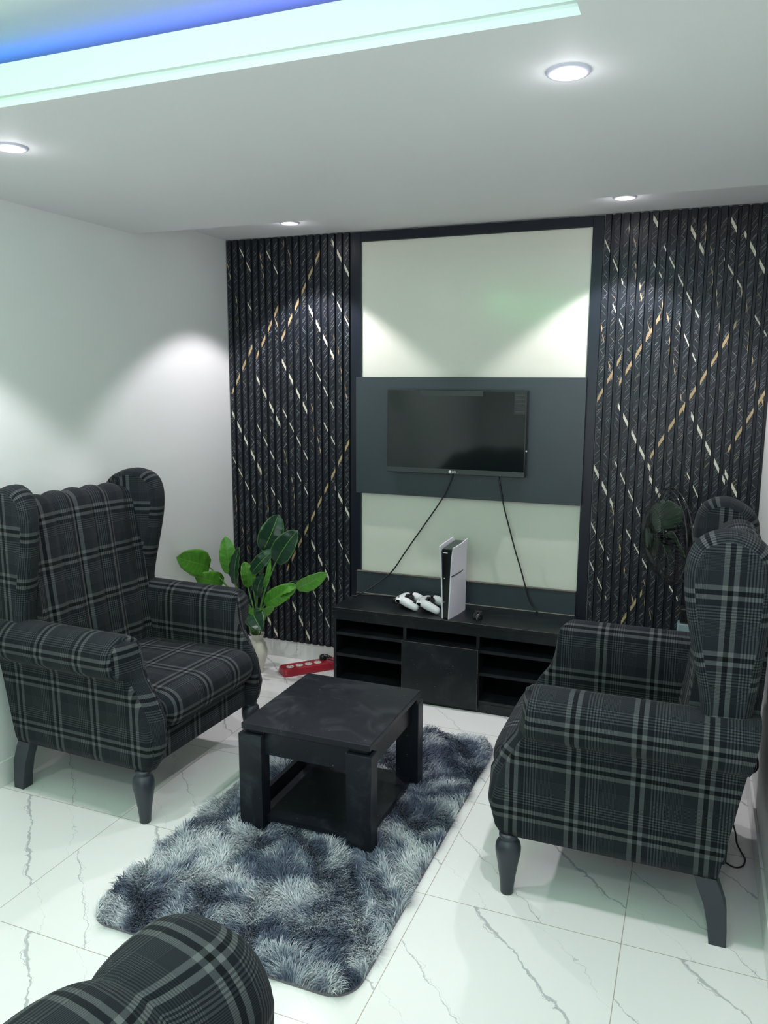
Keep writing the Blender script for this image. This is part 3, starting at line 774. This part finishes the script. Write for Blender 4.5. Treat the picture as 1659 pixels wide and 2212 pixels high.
def wing_mesh(sy, wx=1.0):
    o = [(.030, .655), (.070, .662), (.120, .668), (.170, .682), (.172, .72), (.182, .78), (.200, .86), (.218, .94), (.232, 1.01), (.240, 1.08), (.236, 1.135), (.220, 1.178), (.190, 1.206), (.150, 1.220), (.110, 1.222), (.065, 1.208), (.025, 1.180), (.004, 1.14), (.000, 1.05), (.004, .95), (.012, .84), (.022, .74)]
    o = [(x if x < .05 else .05+(x-.05)*wx, z) for x, z in o]
    P2 = catmull([(a, b, 0) for a, b in o+[o[0]]], 3)[:-1]; n = len(P2)
    c = Vector((.115, .96, 0))
    def inset(d):
        R = []
        for i in range(n):
            a, b = P2[i-1], P2[(i+1) % n]; t_ = (b-a).normalized(); R.append(P2[i]+Vector((-t_.y, t_.x, 0))*d)
        return R
    mb = MB(); r = .034
    def wy_(x): return interp(x, [0, .06, .16, .235], [.232, .245, .290, .318]), interp(x, [0, .235], [.378, .398])
    rings = []
    for q in (-90, -65, -40, -15, 15, 40, 65, 90):
        s_, cc = math.sin(math.radians(q)), math.cos(math.radians(q))
        I = inset(r*(1-cc)*.85); ring = []; ur = []
        for p in I:
            yi, yo = wy_(p.x); yb = (yi+yo)/2+s_*(yo-yi)/2
            ring.append((p.x, sy*yb, p.y)); ur.append((p.x, p.y))
        rings.append(ring)
        if q == -90: inner = ur
    arc = [0]
    for i in range(n): arc.append(arc[-1]+(P2[(i+1) % n]-P2[i]).length)
    G = [rg+[rg[0]] for rg in rings]; U = []
    for k, rg in enumerate(G):
        U.append([(.352+.016*k, arc[i]) for i in range(n+1)])
    # rim strips carry the cloth round the edge; faces carry it flat
    mb.grid(G, uv=U, flip=(sy > 0))
    for rg, fl in ((rings[0], sy > 0), (rings[-1], sy < 0)):
        pts_ = list(rg) if not fl else list(reversed(rg))
        d = (1 if rg is rings[-1] else -1)*sy
        mb.add(pts_, [tuple(range(n))], 0, False, [[(p[0]+.02, p[2]) for p in pts_]])
    return mb
def build_armchair(label, loc, rz, wx=(1.0, 1.0)):
    t = thing('wing_armchair', label, 'armchair', loc, rz, 'checked wing armchairs')
    m = M['plaid']
    mb = MB(); mb.box(.06, .715, -.290, .290, .205, .330); mb.add([(.084,-.37,.205),(.12,-.37,.205),(.12,.37,.205),(.084,.37,.205),(.010,-.37,.68),(.06,-.37,.68),(.06,.37,.68),(.010,.37,.68)],[(0,3,2,1),(4,5,6,7),(0,1,5,4),(2,3,7,6),(1,2,6,5),(3,0,4,7)],0,False,[[(0,0)]*4,[(0,0)]*4,[(0,0)]*4,[(0,0)]*4,[(0,0)]*4,[(0,.205),(0,.205),(0,.68),(0,.68)]])
    obj('seat_base', mb, m, t, bevel=.012, segs=3)
    obj('seat_cushion', cushion_mesh(), m, t); obj('backrest', back_mesh(), m, t)
    for s_ in (-1, 1):
        obj('armrest', arm_mesh(s_), m, t); obj('wing', wing_mesh(s_, wx[(s_+1)//2]), m, t)
        mb = MB(); mb.lathe([(0, 0), (.019, 0), (.021, .004), (.0215, .02), (.026, .06), (.033, .105), (.040, .143), (.0405, .160), (.037, .176), (.029, .186), (.026, .190), (.030, .196), (.030, .206), (0, .206)], (.695, s_*.352, 0), 28)
        obj('front_leg', mb, M['legwood'], t)
        P = []
        for z, xc, w_ in ((0, .072, .024), (.05, .076, .026), (.12, .086, .031), (.18, .108, .032), (.206, .118, .031)):
            yc = s_*(.345-.0*z); P.append([(xc-w_, yc-.024, z), (xc+w_, yc-.024, z), (xc+w_, yc+.024, z), (xc-w_, yc+.024, z)])
        mb = MB(); mb.grid([r_+[r_[0]] for r_ in P], smooth=False, flip=True); mb.add(P[0], [(3, 2, 1, 0)]); mb.add(P[-1], [(0, 1, 2, 3)])
        obj('rear_leg', mb, M['legwood'], t, bevel=.003)
    return t
build_armchair('dark checked wing armchair on the left beside the plant', (0.019, -1.386, 0), -.04, (1.0, 1.03))
build_armchair('dark checked wing armchair on the right in front of the fan', (2.728, -1.315, 0), PI, (.86, .95))

# third armchair, only the front of one channelled armrest reaches into the photo
def bumpy_arm(L=.76):
    mb = MB(); ns, na = 96, 28; P = []; U = []
    for i in range(ns+1):
        s_ = L*i/ns
        ph = (s_+.005)/.245; k = ph-math.floor(ph); hump = math.sin(PI*min(1, max(0, k)))**.5 if s_ > .10 else math.sin(PI*.5)
        if s_ <= .10: hump = 1.0
        fr = math.sqrt(max(0, 1-(1-min(1, s_/.11))**2))
        wd = .150*(.35+.65*fr)*(.90+.10*hump); zt = .545+.125*fr*(.72+.28*hump)+.03*s_
        row = []; ur = []; acc = 0; last = None
        for j in range(na+1):
            q = j/na
            if q < .25: y, z = -wd*.97, .20+(zt-.14-.20)*(q/.25)
            elif q > .75: y, z = wd*.97, .20+(zt-.14-.20)*((1-q)/.25)
            else:
                an = PI*(1-(q-.25)/.5); y, z = wd*math.copysign(abs(math.cos(an))**.8, math.cos(an))*(1 if abs(math.cos(an)) < .999 else .97), zt-.14+.14*abs(math.sin(an))**.85
            p = (-s_, y, z)
            if last: acc += math.hypot(y-last[1], z-last[2])
            last = p; row.append(p); ur.append((s_, acc))
        P.append(row); U.append(ur)
    mb.grid(P, uv=U, flip=False)
    for k, fl in ((0, False), (-1, True)):
        R = [[P[k][j], P[k][na-j]] for j in range(na//2+1)]; mb.grid(R, uv=[[(p[1], p[2]) for p in r_] for r_ in R], flip=fl)
    return mb
fgd = math.radians(90-11.5)
t = thing('armchair', 'checked armchair at the bottom left, only its padded armrest in view', 'armchair', (1.768, -2.822, 0), fgd, 'checked wing armchairs')
del t['group']
obj('armrest', bumpy_arm(), M['plaid'], t)
o = obj('armrest', bumpy_arm(), M['plaid'], t, loc=(0, -.66, 0))
mb = MB(); mb.box(-.80, -.10, -.53, -.13, .20, .34); mb.box(-.86, -.765, -.80, .14, .20, .86); obj('seat_base', mb, M['plaid'], t, bevel=.03, segs=3)
mb = MB(); mb.box(-.76, -.10, -.51, -.15, .345, .47); obj('seat_cushion', mb, M['plaid'], t, bevel=.05, segs=4)
for x_, y_ in ((-.12, .03), (-.12, -.69), (-.78, .03), (-.78, -.69)):
    mb = MB(); mb.lathe([(0, 0), (.019, 0), (.026, .06), (.040, .15), (.028, .19), (.03, .205), (0, .205)], (x_, y_, 0), 20); obj('leg', mb, M['legwood'], t)

# dark sofa behind the camera's left, mirrored in the television screen
t = thing('sofa', 'dark upholstered sofa mirrored at the lower right of the television screen', 'sofa', (.50, -3.62, 0))
M['darkfab'] = plain('dark_upholstery', (.012, .014, .017), .85, var=.2)
mb = MB(); mb.box(-.36, .52, -.40, .38, .12, .42); obj('base', mb, M['darkfab'], t, bevel=.05, segs=4)
mb = MB(); P = []
for i in range(41):
    x = -.42+1.04*i/40; e = min(1, (i/40)*4.2, (1-i/40)*9)**.6
    zt = .60+.38*e*(.70+.30*min(1, i/20))+.018*abs(math.sin(i/40*PI*3)); row = []
    for j in range(13):
        a = PI*j/12; row.append((x, -.02+.16*math.cos(a), .40+(zt-.40)*math.sin(a)**.6 if 0 < j < 12 else .2))
    P.append(row)
mb.grid(P); obj('backrest', mb, M['darkfab'], t)
for x_, y_ in ((-.3, -.34), (-.3, .32), (.46, -.34), (.46, .32)):
    mb = MB(); mb.lathe([(0, 0), (.02, 0), (.03, .13), (0, .13)], (x_, y_, 0), 14); obj('leg', mb, M['legwood'], t)

# ------------------------------------------------------------------ coffee table
t = thing('coffee_table', 'square black wooden coffee table with lower shelf on the shaggy rug', 'table', (1.308, -1.405, 0.0))
TW = M['tablewood']; hx, hy = .249, .262
box('table_top', (-hx, hx, -hy, hy, .386, .410), TW, t, bevel=.0025)
for sx in (-1, 1):
    for sy in (-1, 1):
        xo, yo = sx*(hx+.008), sy*(hy+.008); xi, yi = sx*(hx-.085), sy*(hy-.050)
        mb = MB(); mb.box(min(xo, xi), max(xo, xi), min(yo, yi), max(yo, yi), 0.012, .372)
        mb.box(min(sx*(hx-.012), xi), max(sx*(hx-.012), xi), min(sy*(hy-.012), yi), max(sy*(hy-.012), yi), .372, .386)
        obj('leg', mb, TW, t, bevel=.002)
for s_ in (-1, 1):
    y0, y1 = sorted((s_*(hy-.020), s_*(hy-.040))); box('apron', (-hx+.085, hx-.085, y0, y1, .295, .386), TW, t)
    x0, x1 = sorted((s_*(hx-.020), s_*(hx-.040))); box('apron', (x0, x1, -hy+.050, hy-.050, .295, .386), TW, t)
box('lower_shelf', (-hx+.020, hx-.020, -hy+.020, hy-.020, .040, .058), TW, t)
box('side_rail', (-hx+.020, -hx+.038, -hy+.050, hy-.050, .058, .105), TW, t)

# ------------------------------------------------------------------ shaggy rug
RX0, RX1, RY0, RY1, RR = .868, 1.765, -2.285, -.665, .09
def in_rug(x, y, m_=0.0):
    x0, x1, y0, y1 = RX0+m_, RX1-m_, RY0+m_, RY1-m_
    if not (x0 < x < x1 and y0 < y < y1): return False
    cx = min(max(x, x0+RR), x1-RR); cy = min(max(y, y0+RR), y1-RR)
    return math.hypot(x-cx, y-cy) <= RR
t = thing('shaggy_rug', 'blue grey shaggy rug with mottled long pile under the coffee table', 'rug', (1.3165, -1.475, 0))
pts = []
for cx, cy, a0 in ((RX1-RR, RY1-RR, 0), (RX0+RR, RY1-RR, 90), (RX0+RR, RY0+RR, 180), (RX1-RR, RY0+RR, 270)):
    for k in range(9):
        a = math.radians(a0+k*11.25); pts.append((cx+(RR-.006)*math.cos(a)-1.3165, cy+(RR-.006)*math.sin(a)+1.475))
n = len(pts); mb = MB(); mb.add([(a, b, .001) for a, b in pts]+[(a, b, .007) for a, b in pts], [tuple(range(n-1, -1, -1)), tuple(range(n, 2*n))]+[(i, (i+1) % n, n+(i+1) % n, n+i) for i in range(n)])
obj('backing', mb, plain('rug_backing', (.17, .16, .18), .9), t)
m = NT('rug_pile_colour'); uv = m.coord('UV'); u, v, _ = m.sep(uv)
blot = m.noise(uv, 4.4, 4, .6, 1.0)
fine = m.noise(uv, 45, 2)
k = m.math('ADD', blot, m.math('MULTIPLY', m.math('SUBTRACT', fine, .5), .22))
col = m.ramp(k, [(.40, (.045, .060, .100)), (.465, (.11, .14, .20)), (.52, (.34, .38, .43)), (.64, (.60, .63, .65))])
m.base(col, .75, 0, .2); m.b.inputs['Sheen Weight'].default_value = .15; M['pile'] = m.mat
rng = np.random.default_rng(5)
NB = 90000
xy = np.stack([rng.uniform(RX0, RX1, NB), rng.uniform(RY0, RY1, NB)], 1)
keep = []
tl = [(1.308+sx*(hx+.008), 1.308+sx*(hx-.085), -1.405+sy*(hy+.008), -1.405+sy*(hy-.050)) for sx in (-1, 1) for sy in (-1, 1)]
def legfree(x, y):
    for a, b, c, d in tl:
        if min(a, b)-.004 < x < max(a, b)+.004 and min(c, d)-.004 < y < max(c, d)+.004: return False
    return True
xy = np.array([p for p in xy if in_rug(p[0], p[1], .004) and legfree(p[0], p[1])]); nb = len(xy)
# clump direction field
ph = np.sin(xy[:, 0]*9+1.3*np.sin(xy[:, 1]*7))+np.cos(xy[:, 1]*11+2*np.sin(xy[:, 0]*8))+.7*np.sin(xy[:, 0]*31+xy[:, 1]*17)
dirn = ph*2.0+rng.normal(0, .55, nb)-PI/2*.6
ln = rng.uniform(.030, .048, nb)*(1+.15*np.sin(xy[:, 0]*23)*np.cos(xy[:, 1]*19)); lean = rng.uniform(.45, 1.0, nb)
dx, dy = np.cos(dirn), np.sin(dirn); wdt = rng.uniform(.0011, .0020, nb)
face = rng.uniform(0, 2*PI, nb); wx, wy = np.cos(face)*wdt, np.sin(face)*wdt
hgt = ln*np.cos(lean)*.85; run = ln*np.sin(lean)
st = np.array([0, .45, .8, 1.0]); hz = np.array([0, .62, .95, 1.0]); ww = np.array([1, .9, .6, .12])
V = np.zeros((nb, 4, 2, 3), np.float32)
for i in range(4):
    r_ = run*st[i]**1.6
    for s_, sg in ((0, -1), (1, 1)):
        V[:, i, s_, 0] = xy[:, 0]+dx*r_+sg*wx*ww[i]-1.3165; V[:, i, s_, 1] = xy[:, 1]+dy*r_+sg*wy*ww[i]+1.475; V[:, i, s_, 2] = .008+hgt*hz[i]
me = bpy.data.meshes.new('pile'); nV = nb*8; nF = nb*3
me.vertices.add(nV); me.vertices.foreach_set('co', V.reshape(-1))
base = (np.arange(nb)*8)[:, None, None]
q = np.array([[0, 1, 3, 2], [2, 3, 5, 4], [4, 5, 7, 6]])[None]
idx = (base+q).reshape(-1).astype(np.int32)
me.loops.add(nF*4); me.loops.foreach_set('vertex_index', idx); me.polygons.add(nF)
me.polygons.foreach_set('loop_start', np.arange(nF, dtype=np.int32)*4)
me.update(calc_edges=True); me.materials.append(M['pile'])
me.polygons.foreach_set('use_smooth', np.ones(nF, dtype=bool))
ul = me.uv_layers.new(name='UVMap'); uvs = np.repeat(xy, 12, axis=0).astype(np.float32); ul.data.foreach_set('uv', uvs.reshape(-1))
o = bpy.data.objects.new('pile', me); COL.objects.link(o); o.parent = t; o['kind'] = 'stuff'

# ------------------------------------------------------------------ pedestal fan
FC = Vector((2.425, -.395, .958)); ax = Vector((-.91, -.40, -.04)).normalized()
t = thing('pedestal_fan', 'black pedestal fan with round wire cage behind the right armchair', 'fan', (2.60, -.33, 0))
def W2(p): return Vector(p)-t.location
upv = Vector((0, 0, 1)); e1 = ax.cross(upv).normalized(); e2 = e1.cross(ax).normalized()
def fp(r, a, d): return W2(FC+ax*d+e1*r*math.cos(a)+e2*r*math.sin(a))
RF = .207
mb = MB()
for r, d, rad in ((RF, .012, .0034), (RF, -.012, .0034), (.125, .075, .0012), (.14, -.055, .0012)):
    mb.tube([fp(r, 2*PI*k/48, d) for k in range(48)], rad, 6, closed=True)
for k in range(72):
    a = 2*PI*k/72
    mb.tube([fp(.050, a, .098), fp(.12, a+.05, .082), fp(.18, a+.09, .045), fp(RF, a+.10, .012)], .0010, 4)
    if k % 2 == 0: mb.tube([fp(.055, a, -.070), fp(.13, a, -.062), fp(.185, a, -.040), fp(RF, a, -.012)], .0010, 4)
obj('cage', mb, plain('black_wire', (.05, .05, .055), .18, .6), t)
R3 = Matrix((e1, e2, ax)).transposed()
mb = MB(); mb.lathe([(0, .104), (.040, .102), (.052, .096), (.053, .090), (.046, .088), (0, .088)], W2(FC), 32, M=R3)
obj('cage_badge', mb, plain('dark_green_badge', (.010, .022, .017), .25), t)
mb = MB(); mb.lathe([(0, .045), (.020, .042), (.034, .030), (.036, -.02), (0, -.02)], W2(FC), 28, M=R3); obj('hub', mb, M['gloss_black'], t)
for b in range(5):
    P = []; a0 = b*2*PI/5+.55
    for i in range(9):
        f = i/8; r = .033+f*.145; sp = .20+.42*math.sin(PI*min(1, f*.9+.08)); row = []
        for j in range(7):
            q = j/6-.5; row.append(fp(r, a0+sp*q*1.6+.25*f, .012+(-q)*.055*(1-.3*f)))
        P.append(row)
    mb = MB(); mb.grid(P); o = obj('blade', mb, plain('smoky_green_blade', (.055, .085, .06), .25), t)
    md = o.modifiers.new('thickness', 'SOLIDIFY'); md.thickness = .0015
mb = MB(); mb.lathe([(0, -.068), (.030, -.070), (.052, -.078), (.054, -.150), (.046, -.175), (.02, -.185), (0, -.186)], W2(FC), 28, M=R3); obj('motor_housing', mb, M['blackmetal'], t)
def onmotor(a, d, r=.0555): return fp(r, a, d)
mb = MB(); P = [[onmotor(PI+PI*.02+k*.10, d, .0556) for d in (-.085, -.145)] for k in range(5)]
AL = math.atan2(-.35, 1.0)
def pat(a0, a1, d0, d1, nm, mat):
    P = [[fp(.0552, a0+(a1-a0)*k/6, d) for d in (d0, d1)] for k in range(7)]
    m_ = MB(); m_.grid(P); return obj(nm, m_, mat, t)
M['label'] = plain('label_paper', (.6, .62, .6), .5)
for sgn in (1,):
    pat(PI-.25-.9+PI, PI+.15-.9+PI, -.085, -.145, 'rating_label', M['label'])
mb = MB(); base_ = FC+ax*-.125
pole_top = W2((base_.x, base_.y, base_.z-.02)); px, py = pole_top.x, pole_top.y
mb.tube([(px, py, .24), (px, py, .60)], .0135, 14); mb.tube([(px, py, .55), pole_top], .009, 14)
obj('pole', mb, M['chrome'], t)
mb = MB(); mb.lathe([(.012, .640), (.020, .645), (.022, .690), (.012, .700)], (px, py, 0), 16); obj('height_collar', mb, M['blackmetal'], t)
mb = MB(); mb.box(px-.026, px+.026, py-.022, py+.022, pole_top.z-.07, pole_top.z+.02); obj('neck', mb, M['blackmetal'], t, bevel=.004)
box('control_box', (px-.062, px+.070, py-.030, py+.030, .42, .572), M['greybox'], t, bevel=.008, label='pale grey blue control box')
box('control_cap', (px-.052, px+.062, py-.031, py+.031, .5725, .640), M['blackmetal'], t, bevel=.006)
mb = MB(); mb.lathe([(0, 0), (.17, 0), (.175, .012), (.15, .026), (.05, .040), (.02, .07), (.017, .25), (0, .25)], (px, py, 0), 40); obj('base', mb, M['blackmetal'], t)

# cords behind the right armchair
cable('fan_cord', [(2.668,-1.03,.20),(2.700,-1.06,.10),(2.722,-1.10,.045),(2.728,-1.13,.02),(2.742,-1.16,.006),(2.752,-1.20,.006),(2.742,-1.245,.006),(2.715,-1.262,.006),(2.683,-1.235,.006),(2.668,-1.19,.006),(2.66,-1.10,.02),(2.70,-1.045,.12)], .0030,
      'thin dark cord looped on the floor behind the right armchair')
cable('cord_bundle', [(2.745,-1.22,.62),(2.752,-1.23,.52),(2.748,-1.25,.44),(2.755,-1.27,.38),(2.742,-1.26,.36),(2.752,-1.235,.42),(2.757,-1.25,.50),(2.748,-1.24,.56)], .0075,
      'bundled black cord hanging between the right armchair and wall')
